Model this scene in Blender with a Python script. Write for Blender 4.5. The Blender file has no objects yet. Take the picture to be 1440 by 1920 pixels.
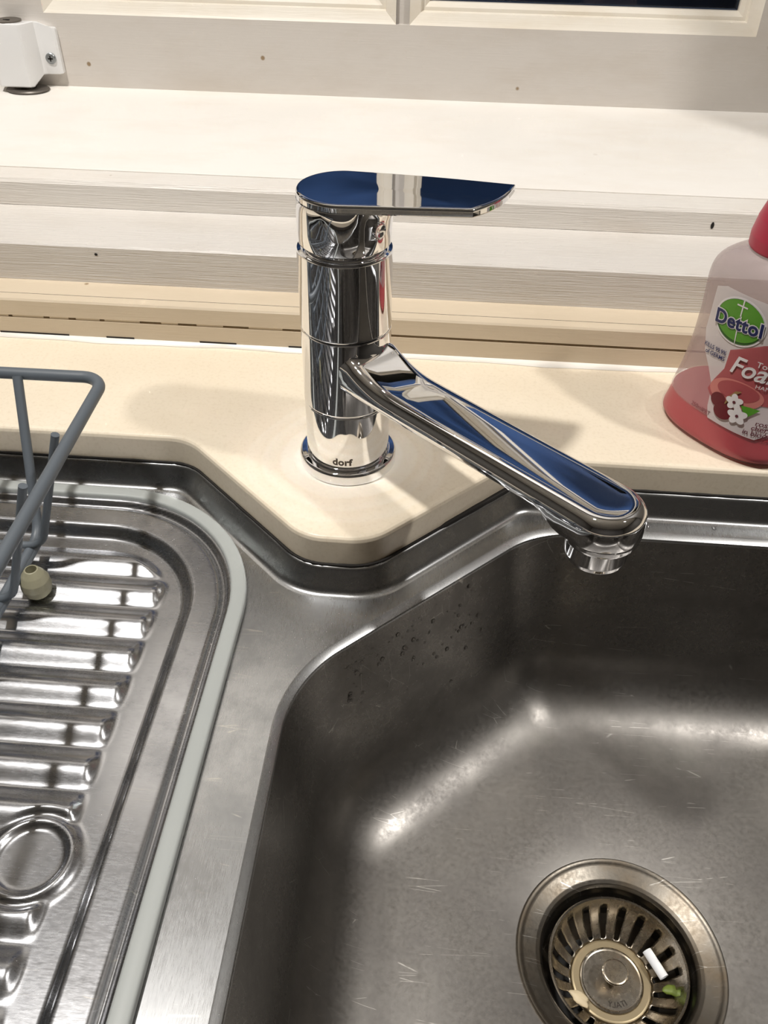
import bpy, bmesh, math, random
from mathutils import Vector, Matrix
from mathutils.geometry import tessellate_polygon
random.seed(7)
scene = bpy.context.scene
COL = scene.collection
pi = math.pi

# ------------------------------------------------------------------ camera
def make_camera():
    p, y, r = math.radians(41.0), math.radians(3.8), math.radians(1.1)
    fwd = Vector((-math.sin(y)*math.cos(p), math.cos(y)*math.cos(p), -math.sin(p)))
    r0 = Vector((math.cos(y), math.sin(y), 0)); u0 = r0.cross(fwd)
    right = math.cos(r)*r0 + math.sin(r)*u0
    up = -math.sin(r)*r0 + math.cos(r)*u0
    cam = bpy.data.cameras.new('camera'); ob = bpy.data.objects.new('camera', cam)
    cam.sensor_fit = 'VERTICAL'; cam.sensor_height = 36.0; cam.sensor_width = 27.0
    cam.lens = 1600.0/1920.0*36.0
    cam.clip_start = 0.01
    ob.matrix_world = Matrix(((right.x, up.x, -fwd.x, 0.0487), (right.y, up.y, -fwd.y, -0.4024),
                              (right.z, up.z, -fwd.z, 0.3087), (0, 0, 0, 1)))
    COL.objects.link(ob); scene.camera = ob
make_camera()

# ------------------------------------------------------------------ world: dusk sky outside the window
def make_world():
    w = bpy.data.worlds.new('dusk_sky'); scene.world = w; w.use_nodes = True
    nt = w.node_tree; nt.nodes.clear()
    out = nt.nodes.new('ShaderNodeOutputWorld'); bg = nt.nodes.new('ShaderNodeBackground')
    tc = nt.nodes.new('ShaderNodeTexCoord'); sp = nt.nodes.new('ShaderNodeSeparateXYZ')
    rp = nt.nodes.new('ShaderNodeValToRGB')
    nt.links.new(tc.outputs['Generated'], sp.inputs[0]); nt.links.new(sp.outputs['Z'], rp.inputs[0])
    e = rp.color_ramp.elements
    e[0].position = 0.0; e[0].color = (0.006, 0.008, 0.014, 1)
    e[1].position = 1.0; e[1].color = (0.07, 0.13, 0.30, 1)
    a = e.new(0.12); a.color = (0.014, 0.022, 0.045, 1)
    a = e.new(0.34); a.color = (0.035, 0.065, 0.145, 1)
    nz = nt.nodes.new('ShaderNodeTexNoise'); nz.inputs['Scale'].default_value = 4.0; nz.inputs['Detail'].default_value = 4.0
    mp = nt.nodes.new('ShaderNodeMapping'); mp.inputs['Scale'].default_value = (1, 1, 2.5)
    nt.links.new(tc.outputs['Generated'], mp.inputs[0]); nt.links.new(mp.outputs[0], nz.inputs['Vector'])
    mr = nt.nodes.new('ShaderNodeMapRange'); mr.inputs[1].default_value = 0.36; mr.inputs[2].default_value = 0.64; mr.inputs[3].default_value = 0.35; mr.inputs[4].default_value = 1.5
    nt.links.new(nz.outputs['Fac'], mr.inputs[0])
    nt.links.new(rp.outputs[0], bg.inputs[0]); nt.links.new(mr.outputs[0], bg.inputs[1])
    nt.links.new(bg.outputs[0], out.inputs[0])
make_world()
vs = scene.view_settings
vs.view_transform = 'Standard'; vs.look = 'None'; vs.gamma = 1.0; vs.use_curve_mapping = False
vs.exposure = -0.06
LAMP_LEFT = (-0.42, -0.25, 1.455)
LAMP_RIGHT = (1.00, -0.33, 1.455)
LAMP_LEFT_POWER = 21.0
LAMP_RIGHT_POWER = 14.5
scene.cycles.sample_clamp_indirect = 0.0; scene.cycles.caustics_reflective = True; scene.cycles.blur_glossy = 0.0

# ------------------------------------------------------------------ helpers
def link(name, me, mat=None, parent=None):
    o = bpy.data.objects.new(name, me); COL.objects.link(o)
    if mat is not None and me is not None: me.materials.append(mat)
    if parent is not None: o.parent = parent
    return o
def mesh(name, vs_, fs, mat, parent=None, smooth=True, angle=40):
    me = bpy.data.meshes.new(name); me.from_pydata([tuple(v) for v in vs_], [], fs); me.validate(); me.update()
    bm = bmesh.new(); bm.from_mesh(me); bmesh.ops.recalc_face_normals(bm, faces=bm.faces); bm.to_mesh(me); bm.free()
    if smooth:
        me.shade_smooth()
        try: me.set_sharp_from_angle(angle=math.radians(angle))
        except Exception: pass
    return link(name, me, mat, parent)
def tag(o, label, cat, group=None):
    o['label'] = label; o['category'] = cat
    if group: o['group'] = group
    return o
def struct(o, label=None):
    o['kind'] = 'structure'
    if label: o['label'] = label
    return o
def empty(name, loc=(0, 0, 0)):
    o = bpy.data.objects.new(name, None); COL.objects.link(o); o.location = loc; o.empty_display_size = 0.02
    return o
def hold(prof, e=0.00035):
    """extra loops next to the ends of long profile segments keep them flat under smooth shading"""
    out = [prof[0]]
    for a, b in zip(prof[:-1], prof[1:]):
        L = math.hypot(b[0]-a[0], b[1]-a[1])
        if L > 4*e:
            for t in (e/L, 1-e/L): out.append((a[0]+(b[0]-a[0])*t, a[1]+(b[1]-a[1])*t))
        out.append(b)
    return out
class MB:
    def __init__(s): s.v = []; s.f = []
    def add(s, v, f):
        n = len(s.v); s.v += [tuple(p) for p in v]; s.f += [tuple(i+n for i in q) for q in f]; return s
    def box(s, x0, x1, y0, y1, z0, z1):
        v = [(x, y, z) for z in (z0, z1) for y in (y0, y1) for x in (x0, x1)]
        return s.add(v, [(0, 1, 3, 2), (4, 6, 7, 5), (0, 4, 5, 1), (2, 3, 7, 6), (0, 2, 6, 4), (1, 5, 7, 3)])
    def lathe(s, prof, n=64, c=(0, 0), cap0=False, cap1=False):
        v = []; f = []; prof = hold(prof)
        for r, z in prof:
            for i in range(n):
                a = 2*pi*i/n; v.append((c[0]+r*math.cos(a), c[1]+r*math.sin(a), z))
        for k in range(len(prof)-1):
            for i in range(n):
                j = (i+1) % n; f.append((k*n+i, k*n+j, (k+1)*n+j, (k+1)*n+i))
        if cap0: f.append(tuple(range(n-1, -1, -1)))
        if cap1: f.append(tuple((len(prof)-1)*n+i for i in range(n)))
        return s.add(v, f)
    def loft(s, rings, closed=True, cap0=False, cap1=False):
        n = len(rings[0]); v = [p for r in rings for p in r]; f = []
        for k in range(len(rings)-1):
            for i in range(n if closed else n-1):
                j = (i+1) % n; f.append((k*n+i, k*n+j, (k+1)*n+j, (k+1)*n+i))
        if cap0: f.append(tuple(range(n-1, -1, -1)))
        if cap1: f.append(tuple((len(rings)-1)*n+i for i in range(n)))
        return s.add(v, f)
    def tube(s, pts, rad, n=12, caps=True):
        pts = [Vector(p) for p in pts]; rings = []; ref = None
        for i, p in enumerate(pts):
            t = (pts[min(i+1, len(pts)-1)]-pts[max(i-1, 0)]).normalized()
            if ref is None:
                ref = Vector((0, 0, 1)) if abs(t.z) < 0.9 else Vector((1, 0, 0))
            a = (ref - t*ref.dot(t)).normalized(); b = t.cross(a); ref = a
            rr = rad[i] if isinstance(rad, (list, tuple)) else rad
            rings.append([p + rr*(math.cos(2*pi*k/n)*a + math.sin(2*pi*k/n)*b) for k in range(n)])
        return s.loft(rings, True, caps, caps)
    def obj(s, name, mat, parent=None, smooth=True, angle=40): return mesh(name, s.v, s.f, mat, parent, smooth, angle)
def bevel_box(name, b, w, mat, parent=None, seg=2):
    o = MB().box(*b).obj(name, mat, parent, False)
    bm = bmesh.new(); bm.from_mesh(o.data)
    bmesh.ops.bevel(bm, geom=bm.edges[:], offset=w, segments=seg, affect='EDGES', profile=0.5)
    bm.to_mesh(o.data); bm.free(); o.data.shade_smooth(); o.data.set_sharp_from_angle(angle=math.radians(30))
    return o
def fillet_path(pts, radii, d=0.0, closed=False, seg=12, rmin=0.004, sub=0):
    """Polyline with rounded corners, moved sideways by d (to the right of travel)."""
    P = [Vector(p) for p in pts]; n = len(P); res = []
    def nrm(a, b): t = (b-a).normalized(); return Vector((t.y, -t.x))
    for i in range(n):
        if not closed and i in (0, n-1):
            q = nrm(P[0], P[1]) if i == 0 else nrm(P[-2], P[-1]); res.append((P[i]+d*q).copy()); continue
        a, b, c = P[(i-1) % n], P[i], P[(i+1) % n]
        n1, n2 = nrm(a, b), nrm(b, c); t1, t2 = (b-a).normalized(), (c-b).normalized()
        cosd = max(-1, min(1, n1.dot(n2))); half = math.acos(cosd)/2
        m = (n1+n2).normalized(); corner = b + m*(d/math.cos(half))
        turn = t1.x*t2.y-t1.y*t2.x
        r = max(radii[i] + (d if turn > 0 else -d), rmin)
        side = -1 if turn > 0 else 1                      # centre lies left (turn>0) or right
        centre = corner + m*(side*r/math.cos(half))
        a1 = -side*n1; a2 = -side*n2
        for k in range(seg+1):
            t = k/seg; ang = half*2*t
            ca, sa = math.cos(ang), math.sin(ang)
            if turn < 0: sa = -sa
            res.append(centre + r*Vector((a1.x*ca-a1.y*sa, a1.x*sa+a1.y*ca)))
    if sub and closed:                                    # extra points along the straight runs
        out = []; g = seg+1
        for i in range(n):
            out += res[i*g:(i+1)*g]; a, b = res[(i+1)*g-1], res[((i+1)*g) % (n*g)]
            out += [a.lerp(b, k/sub) for k in range(1, sub)]
        res = out
    return res
def disc_points(n, r, c=(0, 0)): return [(c[0]+r*math.cos(2*pi*i/n), c[1]+r*math.sin(2*pi*i/n)) for i in range(n)]
def text_mesh(s, size, shear=0.0, bold=0.0, align='LEFT', spacing=1.0):
    """flat lettering as (verts2d, faces), built-in font"""
    cu = bpy.data.curves.new('lettering', 'FONT'); cu.body = s; cu.size = size; cu.shear = shear
    cu.offset = bold; cu.align_x = align; cu.space_character = spacing; cu.resolution_u = 4
    o = bpy.data.objects.new('lettering_tmp', cu); COL.objects.link(o)
    dg = bpy.context.evaluated_depsgraph_get(); me = bpy.data.meshes.new_from_object(o.evaluated_get(dg))
    v = [(p.co.x, p.co.y) for p in me.vertices]; f = [tuple(q.vertices) for q in me.polygons]
    bpy.data.objects.remove(o); bpy.data.curves.remove(cu); bpy.data.meshes.remove(me)
    return v, f
def mapped(name, v2, f, fn, mat, parent): return mesh(name, [fn(x, y) for x, y in v2], f, mat, parent, False)

# ------------------------------------------------------------------ materials
def lin(c): return tuple(((x/255.0)/12.92 if x/255.0 <= 0.04045 else ((x/255.0+0.055)/1.055)**2.4) for x in c)
def base_mat(name, col, rough=0.5, metal=0.0, **kw):
    m = bpy.data.materials.new(name); m.use_nodes = True
    b = m.node_tree.nodes['Principled BSDF']
    b.inputs['Base Color'].default_value = (*lin(col), 1); b.inputs['Roughness'].default_value = rough
    b.inputs['Metallic'].default_value = metal
    for k, v in kw.items(): b.inputs[k.replace('_', ' ')].default_value = v
    return m
def nd(m, t, **kw):
    n = m.node_tree.nodes.new(t)
    for k, v in kw.items():
        if k in n.inputs: n.inputs[k].default_value = v
        else: setattr(n, k, v)
    return n
def lk(m, a, b): m.node_tree.links.new(a, b)
def coords(m, scale=(1, 1, 1)):
    g = nd(m, 'ShaderNodeNewGeometry'); mp = nd(m, 'ShaderNodeMapping'); mp.inputs['Scale'].default_value = scale
    lk(m, g.outputs['Position'], mp.inputs['Vector']); return mp.outputs[0]
def ramp(m, src, stops):
    r = nd(m, 'ShaderNodeValToRGB'); e = r.color_ramp.elements
    e[0].position, e[0].color = stops[0][0], (*stops[0][1], 1); e[1].position, e[1].color = stops[-1][0], (*stops[-1][1], 1)
    for p, c in stops[1:-1]: k = e.new(p); k.color = (*c, 1)
    lk(m, src, r.inputs[0]); return r.outputs[0]
def mix(m, fac, a, b, mode='MIX'):
    x = nd(m, 'ShaderNodeMix', data_type='RGBA', blend_type=mode)
    for s, i in ((fac, 0), (a, 6), (b, 7)):
        if hasattr(s, 'is_linked') or hasattr(s, 'links'): lk(m, s, x.inputs[i])
        elif i == 0: x.inputs[0].default_value = s
        else: x.inputs[i].default_value = (*s, 1)
    return x.outputs[2]
def noise(m, vec, scale, detail=3, rough=0.6):
    n = nd(m, 'ShaderNodeTexNoise'); n.inputs['Scale'].default_value = scale; n.inputs['Detail'].default_value = detail
    n.inputs['Roughness'].default_value = rough; lk(m, vec, n.inputs['Vector']); return n.outputs['Fac']
def bump(m, h, strength, dist=0.001):
    b = nd(m, 'ShaderNodeBump'); b.inputs['Strength'].default_value = strength; b.inputs['Distance'].default_value = dist
    lk(m, h, b.inputs['Height']); lk(m, b.outputs[0], m.node_tree.nodes['Principled BSDF'].inputs['Normal'])
def paint(name, col, stain, rough=0.35, strokes=0.5, specks=True):
    m = base_mat(name, col, rough); B = m.node_tree.nodes['Principled BSDF']
    n = noise(m, coords(m, (6, 14, 14)), 2.0, 4)
    c = mix(m, ramp(m, n, [(0.45, (0, 0, 0)), (0.75, (0.5, 0.5, 0.5))]), lin(col), lin(stain))
    if specks:
        v = nd(m, 'ShaderNodeTexVoronoi'); v.inputs['Scale'].default_value = 26; lk(m, coords(m), v.inputs['Vector'])
        s1 = ramp(m, v.outputs['Distance'], [(0.035, (1, 1, 1)), (0.06, (0, 0, 0))])
        pick = ramp(m, v.outputs['Color'], [(0.66, (0, 0, 0)), (0.70, (1, 1, 1))])
        k = nd(m, 'ShaderNodeMath', operation='MULTIPLY'); lk(m, s1, k.inputs[0]); lk(m, pick, k.inputs[1])
        c = mix(m, k.outputs[0], c, lin((150, 128, 100)))
    lk(m, c, B.inputs['Base Color'])
    bump(m, noise(m, coords(m, (8, 160, 260)), 4.0, 3), strokes, 0.0008)
    return m
def steel(name, col, rough, bumpy=0.05, brush=(20, 300, 300), metal=1.0, tint=None):
    m = base_mat(name, col, rough, metal); B = m.node_tree.nodes['Principled BSDF']
    n1 = noise(m, coords(m, brush), 6.0, 4, 0.7); n2 = noise(m, coords(m, (1, 1, 1)), 30.0, 4, 0.65)
    mm_ = nd(m, 'ShaderNodeMath', operation='ADD'); lk(m, n1, mm_.inputs[0]); lk(m, n2, mm_.inputs[1])
    mr = nd(m, 'ShaderNodeMapRange'); mr.inputs[1].default_value = 0.6; mr.inputs[2].default_value = 1.4
    mr.inputs[3].default_value = rough*0.75; mr.inputs[4].default_value = rough*1.3
    lk(m, mm_.outputs[0], mr.inputs[0]); lk(m, mr.outputs[0], B.inputs['Roughness'])
    c = mix(m, ramp(m, n2, [(0.42, (0, 0, 0)), (0.72, (1, 1, 1))]), lin(col), lin(tint or tuple(int(x*0.86) for x in col)))
    # fine random scratches
    v = nd(m, 'ShaderNodeTexVoronoi', feature='DISTANCE_TO_EDGE'); v.inputs['Scale'].default_value = 38
    cv = coords(m, (0.16, 3.4, 1)); cv.node.inputs['Rotation'].default_value = (0, 0, 0.45)
    lk(m, cv, v.inputs['Vector'])
    s = ramp(m, v.outputs['Distance'], [(0.0, (1, 1, 1)), (0.008, (0, 0, 0))])
    gate = ramp(m, noise(m, coords(m), 55.0, 2), [(0.56, (0, 0, 0)), (0.62, (1, 1, 1))])
    k = nd(m, 'ShaderNodeMath', operation='MULTIPLY'); lk(m, s, k.inputs[0]); lk(m, gate, k.inputs[1])
    lk(m, mix(m, k.outputs[0], c, lin((206, 203, 197))), B.inputs['Base Color'])
    bump(m, n1, bumpy, 0.0006)
    return m
M = {}
M['sash'] = paint('sash_paint', (214, 208, 201), (200, 190, 178), 0.4, 0.25)
M['sill'] = paint('sill_paint', (240, 236, 230), (231, 223, 212), 0.55, 0.2)
M['edging'] = paint('edging_paint', (234, 229, 222), (222, 212, 200), 0.38, 0.7)
M['board'] = paint('board_paint', (219, 214, 208), (206, 198, 188), 0.4, 0.8)
M['cream_board'] = paint('cream_board_paint', (212, 197, 174), (196, 180, 156), 0.4, 0.2)
M['bead'] = paint('bead_paint', (238, 231, 218), (220, 205, 180), 0.4, 0.2)
M['wall'] = paint('wall_paint', (100, 96, 90), (92, 88, 82), 0.6, 0.2, False)
M['wall_dim'] = paint('far_wall_paint', (112, 108, 105), (100, 96, 93), 0.6, 0.2, False)
M['ceiling'] = paint('ceiling_paint', (226, 222, 214), (216, 212, 204), 0.7, 0.2, False)
M['floor'] = paint('floor_boards', (52, 44, 38), (38, 31, 26), 0.4, 0.3, False)
M['silicone'] = base_mat('white_silicone', (240, 236, 228), 0.35)
M['gap'] = base_mat('grime_gap', (24, 20, 17), 0.8)
M['chrome'] = base_mat('chrome', (236, 237, 240), 0.025, 1.0)
M['etched'] = base_mat('etched_logo', (92, 84, 76), 0.5, 0.6)
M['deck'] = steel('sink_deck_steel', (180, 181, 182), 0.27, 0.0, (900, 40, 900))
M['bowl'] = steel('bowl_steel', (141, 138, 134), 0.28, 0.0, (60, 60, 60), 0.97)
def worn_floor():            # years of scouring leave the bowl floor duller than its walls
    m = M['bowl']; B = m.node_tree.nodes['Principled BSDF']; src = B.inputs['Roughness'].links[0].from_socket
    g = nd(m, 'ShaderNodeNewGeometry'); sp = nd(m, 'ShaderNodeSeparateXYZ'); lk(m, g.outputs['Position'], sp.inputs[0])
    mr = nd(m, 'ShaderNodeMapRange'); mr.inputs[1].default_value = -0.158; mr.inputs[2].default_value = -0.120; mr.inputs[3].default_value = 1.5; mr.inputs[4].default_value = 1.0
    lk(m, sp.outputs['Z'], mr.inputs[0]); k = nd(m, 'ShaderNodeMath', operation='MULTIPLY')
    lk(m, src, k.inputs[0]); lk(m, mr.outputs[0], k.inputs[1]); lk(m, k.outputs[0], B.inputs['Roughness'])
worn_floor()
M['tray'] = steel('tray_steel', (186, 187, 190), 0.25, 0.02, (40, 200, 200))
M['flange'] = steel('drain_flange_steel', (118, 113, 105), 0.38, 0.05, (80, 80, 80), tint=(110, 98, 82))
M['strainer'] = steel('strainer_steel', (178, 172, 162), 0.26, 0.05, (80, 80, 80), tint=(146, 132, 110))
M['brass'] = base_mat('stained_ring', (160, 146, 118), 0.4, 0.7)
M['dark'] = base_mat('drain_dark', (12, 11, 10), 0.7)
M['rim'] = base_mat('grey_rim_plastic', (164, 168, 166), 0.42)
M['wire'] = base_mat('grey_coated_wire', (92, 99, 106), 0.45)
M['foot'] = base_mat('translucent_foot', (168, 164, 138), 0.35, Transmission_Weight=0.25)
M['lock'] = base_mat('white_powder_coat', (232, 232, 232), 0.35)
M['lock_cyl'] = base_mat('lock_cylinder_metal', (120, 114, 106), 0.35, 0.9)
M['screw'] = base_mat('zinc_screw', (150, 154, 156), 0.35, 0.9)
M['washer'] = base_mat('grey_washer', (110, 104, 98), 0.4, 0.5)
M['paper'] = base_mat('white_paper', (232, 234, 238), 0.7)
M['green'] = base_mat('green_scrap', (104, 120, 48), 0.5)
M['cream_scrap'] = base_mat('cream_scrap', (206, 190, 158), 0.5)
M['cupboard'] = base_mat('cupboard_front', (120, 114, 106), 0.5)
M['water'] = base_mat('water', (255, 255, 255), 0.02, 0.0, Transmission_Weight=1.0, IOR=1.33)

def counter_mat():
    m = base_mat('cream_laminate', (236, 224, 203), 0.32); B = m.node_tree.nodes['Principled BSDF']
    n = noise(m, coords(m), 9.0, 4); f = noise(m, coords(m), 420.0, 2)
    c = mix(m, ramp(m, n, [(0.42, (0, 0, 0)), (0.8, (0.7, 0.7, 0.7))]), lin((236, 224, 203)), lin((226, 211, 187)))
    c = mix(m, ramp(m, f, [(0.3, (0.25, 0.25, 0.25)), (0.5, (0, 0, 0))]), c, lin((205, 188, 160)))
    # limescale water rings around the tap base
    g = nd(m, 'ShaderNodeNewGeometry'); ln = nd(m, 'ShaderNodeVectorMath', operation='LENGTH')
    lk(m, g.outputs['Position'], ln.inputs[0])
    wob = nd(m, 'ShaderNodeMath', operation='MULTIPLY_ADD'); lk(m, noise(m, coords(m), 14.0, 2), wob.inputs[0])
    wob.inputs[1].default_value = 0.012; lk(m, ln.outputs['Value'], wob.inputs[2])
    mr = nd(m, 'ShaderNodeMapRange'); mr.inputs[1].default_value = 0.02; mr.inputs[2].default_value = 0.08
    lk(m, wob.outputs[0], mr.inputs[0])
    rg = ramp(m, mr.outputs[0], [(0.0, (1, 1, 1)), (0.26, (1, 1, 1)), (0.30, (.55, .55, .55)), (0.42, (.40, .40, .40)), (0.45, (.08, .08, .08)), (0.58, (.32, .32, .32)), (0.62, (.05, .05, .05)), (0.74, (.22, .22, .22)), (0.78, (0, 0, 0))])
    c = mix(m, rg, c, lin((244, 238, 226)))
    lk(m, c, B.inputs['Base Color']); return m
M['counter'] = counter_mat()
def glass_mat():
    m = bpy.data.materials.new('window_glass'); m.use_nodes = True; nt = m.node_tree; nt.nodes.clear()
    o = nd(m, 'ShaderNodeOutputMaterial'); t = nd(m, 'ShaderNodeBsdfTransparent'); g = nd(m, 'ShaderNodeBsdfGlossy')
    g.inputs['Roughness'].default_value = 0.0; t.inputs[0].default_value = (0.92, 0.95, 0.97, 1)
    fr = nd(m, 'ShaderNodeFresnel'); fr.inputs['IOR'].default_value = 1.5; mx = nd(m, 'ShaderNodeMixShader')
    lk(m, fr.outputs[0], mx.inputs[0]); lk(m, t.outputs[0], mx.inputs[1]); lk(m, g.outputs[0], mx.inputs[2]); lk(m, mx.outputs[0], o.inputs[0])
    return m
M['glass'] = glass_mat()
def sheer(name, col, alpha, rough=0.35):
    """clear-ish plastic: part see-through, part cloudy diffuse, glossy coat"""
    m = base_mat(name, col, rough); m.node_tree.nodes['Principled BSDF'].inputs['Alpha'].default_value = alpha
    m.node_tree.nodes['Principled BSDF'].inputs['Specular IOR Level'].default_value = 0.5
    return m
M['bottle'] = sheer('cloudy_clear_plastic', (186, 166, 166), 0.5, 0.25)
def bottle_film():          # frosted plastic turns clear where the liquid wets it
    m = M['bottle']; g = nd(m, 'ShaderNodeNewGeometry'); sp = nd(m, 'ShaderNodeSeparateXYZ'); lk(m, g.outputs['Position'], sp.inputs[0])
    mr = nd(m, 'ShaderNodeMapRange'); mr.inputs[1].default_value = 0.0212; mr.inputs[2].default_value = 0.0226; mr.inputs[3].default_value = 0.12; mr.inputs[4].default_value = 0.52
    lk(m, sp.outputs['Z'], mr.inputs[0]); lk(m, mr.outputs[0], m.node_tree.nodes['Principled BSDF'].inputs['Alpha'])
bottle_film()
M['soap'] = base_mat('pink_soap', (188, 62, 72), 0.3, 0.0, Subsurface_Weight=0.0)
M['cap'] = base_mat('pink_pump_plastic', (172, 40, 66), 0.4)
M['lab_white'] = sheer('label_white_print', (222, 214, 214), 0.78)
M['lab_pink'] = sheer('label_pink_print', (178, 84, 88), 0.85)
M['lab_light'] = sheer('label_light_pink_print', (214, 132, 124), 0.9)
M['lab_green'] = base_mat('label_green_print', (88, 150, 44), 0.35)
M['lab_green_dark'] = base_mat('label_dark_green_print', (44, 92, 30), 0.35)
M['lab_navy'] = base_mat('label_navy_print', (24, 34, 88), 0.4)
M['lab_ink'] = base_mat('label_brown_print', (98, 44, 54), 0.4)
M['lab_solid'] = base_mat('label_solid_white_print', (228, 222, 222), 0.4)
M['lab_cherry'] = base_mat('label_cherry_print', (104, 24, 36), 0.35)

# ------------------------------------------------------------------ the room around the sink
CEIL = 1.48; FLOOR = -0.92; YW = 0.418         # YW: face of the window sash
XL, XR = -1.15, 0.455                           # window recess sides
def box(name, b, mat, parent=None): return MB().box(*b).obj(name, mat, parent, False)
struct(box('floor', (-2.0, 2.2, -2.6, 0.7, FLOOR-0.05, FLOOR), M['floor']))
struct(box('ceiling', (-2.0, 2.2, -2.6, 0.7, CEIL, CEIL+0.05), M['ceiling']))
struct(box('wall_left', (-2.05, -2.0, -2.6, 0.7, FLOOR, CEIL), M['wall']))
struct(box('wall_right', (2.2, 2.25, -2.6, 0.7, FLOOR, CEIL), M['wall']))
struct(box('wall_front', (-2.05, 2.25, -2.65, -2.6, FLOOR, CEIL), M['wall_dim']))
wb = MB()                                        # wall with the window recess
wb.box(-2.0, 2.2, 0.147, 0.60, FLOOR, -0.03)
wb.box(-2.0, XL, 0.21, 0.60, -0.03, CEIL)
wb.box(XR, 2.2, 0.21, 0.60, -0.03, CEIL)
wb.box(XL, XR, 0.21, 0.60, 1.22, CEIL)
struct(wb.obj('wall_back', M['wall'], None, False))

# stepped boards below the window: profile from the worktop up to the sill
def board(name, x0, x1, prof, mat, label=None):
    v = [(x0, y, z) for y, z in prof]+[(x1, y, z) for y, z in prof]; n = len(prof)
    f = [(i, (i+1) % n, n+(i+1) % n, n+i) for i in range(n)]+[tuple(range(n)), tuple(range(2*n-1, n-1, -1))]
    return struct(mesh(name, v, f, mat, None, True, 30), label)
r_ = 0.0012
t1 = board('trim_1', -2.0, 2.2, [(0.118, 0.0026), (0.118, 0.0148), (0.1195, 0.0153), (0.1255, 0.0153), (0.1255, 0.0026)], M['cream_board'], 'beige lower strip along the back of the worktop')
t2 = board('trim_2', -2.0, 2.2, [(0.1177, 0.0170), (0.1177, 0.0280), (0.1187, 0.0293), (0.1465, 0.0300), (0.1465, 0.0165), (0.1185, 0.0165)], M['cream_board'], 'cream capped strip above the cracked joint')
t3 = board('trim_3', -2.0, 2.2, [(0.1462, 0.0300), (0.1462, 0.0562), (0.1475, 0.0575), (0.2090, 0.0585), (0.2090, 0.0300)], M['board'], 'white painted step board with brush marks')
t4 = board('trim_4', XL, XR, [(0.2092, 0.0585), (0.2092, 0.0752), (0.2110, 0.0780), (0.2292, 0.0790), (0.2302, 0.0782), (0.2302, 0.0585)], M['edging'], 'white painted front edging of the window sill')
sill = board('trim_5', XL, XR, [(0.2306, 0.0600), (0.2306, 0.0792), (0.2320, 0.0800), (0.418, 0.0862), (0.445, 0.0862), (0.445, 0.0600)], M['sill'], 'deep white window sill board')
for a, b in ((-2.0, XL), (XR, 2.2)):
    pass
# dark joint behind the crack and old filler that still bridges it on the left
jt = MB().box(-2.0, 2.2, 0.1262, 0.146, -0.02, 0.0295).obj('joint_backing', M['gap'], t1, False)
x = -0.60
while x < -0.06:
    w = random.uniform(0.006, 0.03); g = random.uniform(0.004, 0.02)*(0.4 if x < -0.2 else 1.0)
    MB().box(x, x+w, 0.1186, 0.124, 0.0150, 0.0171).obj('joint_filler', M['cream_board'], t1, False)
    x += w+g
for x0, w in ((-0.262, 0.05), (-0.185, 0.02), (-0.118, 0.026), (-0.055, 0.016)):
    MB().box(x0, x0+w, 0.1176, 0.1184, 0.0024, 0.0036).obj('dark_gap_strip', M['gap'], t1, False)  # dark strips along the gap between lower strip and silicone
# nail hole in the sill edging, paint chips
def chip(name, c, ry, rz, mat, par):
    v = [(c[0]+ry*math.cos(a), c[1], c[2]+rz*math.sin(a)) for a in [2*pi*i/10 for i in range(10)]]
    v += [(c[0], c[1]-0.0003, c[2])]
    return mesh(name, v, [(i, (i+1) % 10, 10) for i in range(10)], mat, par, False)
chip('nail_hole', (0.2393, 0.2089, 0.0665), 0.0012, 0.0026, M['gap'], t4)
chip('paint_chip', (-0.192, 0.1459, 0.0515), 0.0012, 0.0009, M['gap'], t3)
# bead of silicone between strip and worktop
sb = MB(); rings = []
for i in range(90):
    x = -1.0+i*2.0/89; k = 0.0034+0.0010*math.sin(i*0.9)+0.0006*math.sin(i*2.3)
    rings.append([(x, 0.1185, 0.0002), (x, 0.118-k, 0.0002), (x, 0.118-k*0.8, 0.0011), (x, 0.1175, 0.0026), (x, 0.1185, 0.0026)])
sb.loft(rings, True, True, True)
sil = sb.obj('silicone_bead', M['silicone'], t1)

# ------------------------------------------------------------------ window
win = struct(empty('window_1', (0, YW, 0.0862)), 'white painted timber window sash over the sill')
win.matrix_world = Matrix.Translation((0, YW, 0.0862)); WI = win.matrix_world.inverted()
def wpart(mb, name, mat, smooth=False, par=None):
    mb.v = [(x, y-YW, z-0.0862) for x, y, z in mb.v]; return mb.obj(name, mat, par or win, smooth, 30)
ROWS = [(0.145, 0.385), (0.400, 0.62), (0.635, 0.87), (0.885, 1.14)]
COLS = [(-1.10, -0.72), (-0.70, -0.335-0.045), (-0.3115, -0.0035), (0.0080, 0.298), (0.32, 0.44)]
wpart(MB().box(XL, XR, YW, YW+0.035, 0.0862, 0.145), 'bottom_rail', M['sash'])
wpart(MB().box(XL, XR, YW, YW+0.035, 1.14, 1.22), 'top_rail', M['sash'])
edges = [XL]+[v for c in COLS for v in c]+[XR]
for k in range(0, len(edges), 2):
    if k in (6,): wpart(MB().box(edges[k], edges[k+1], YW+0.004, YW+0.035, 0.145, 1.14), 'glazing_bar', M['sash'])
    else: wpart(MB().box(edges[k], edges[k+1], YW, YW+0.035, 0.145, 1.14), 'stile', M['sash'])
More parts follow.
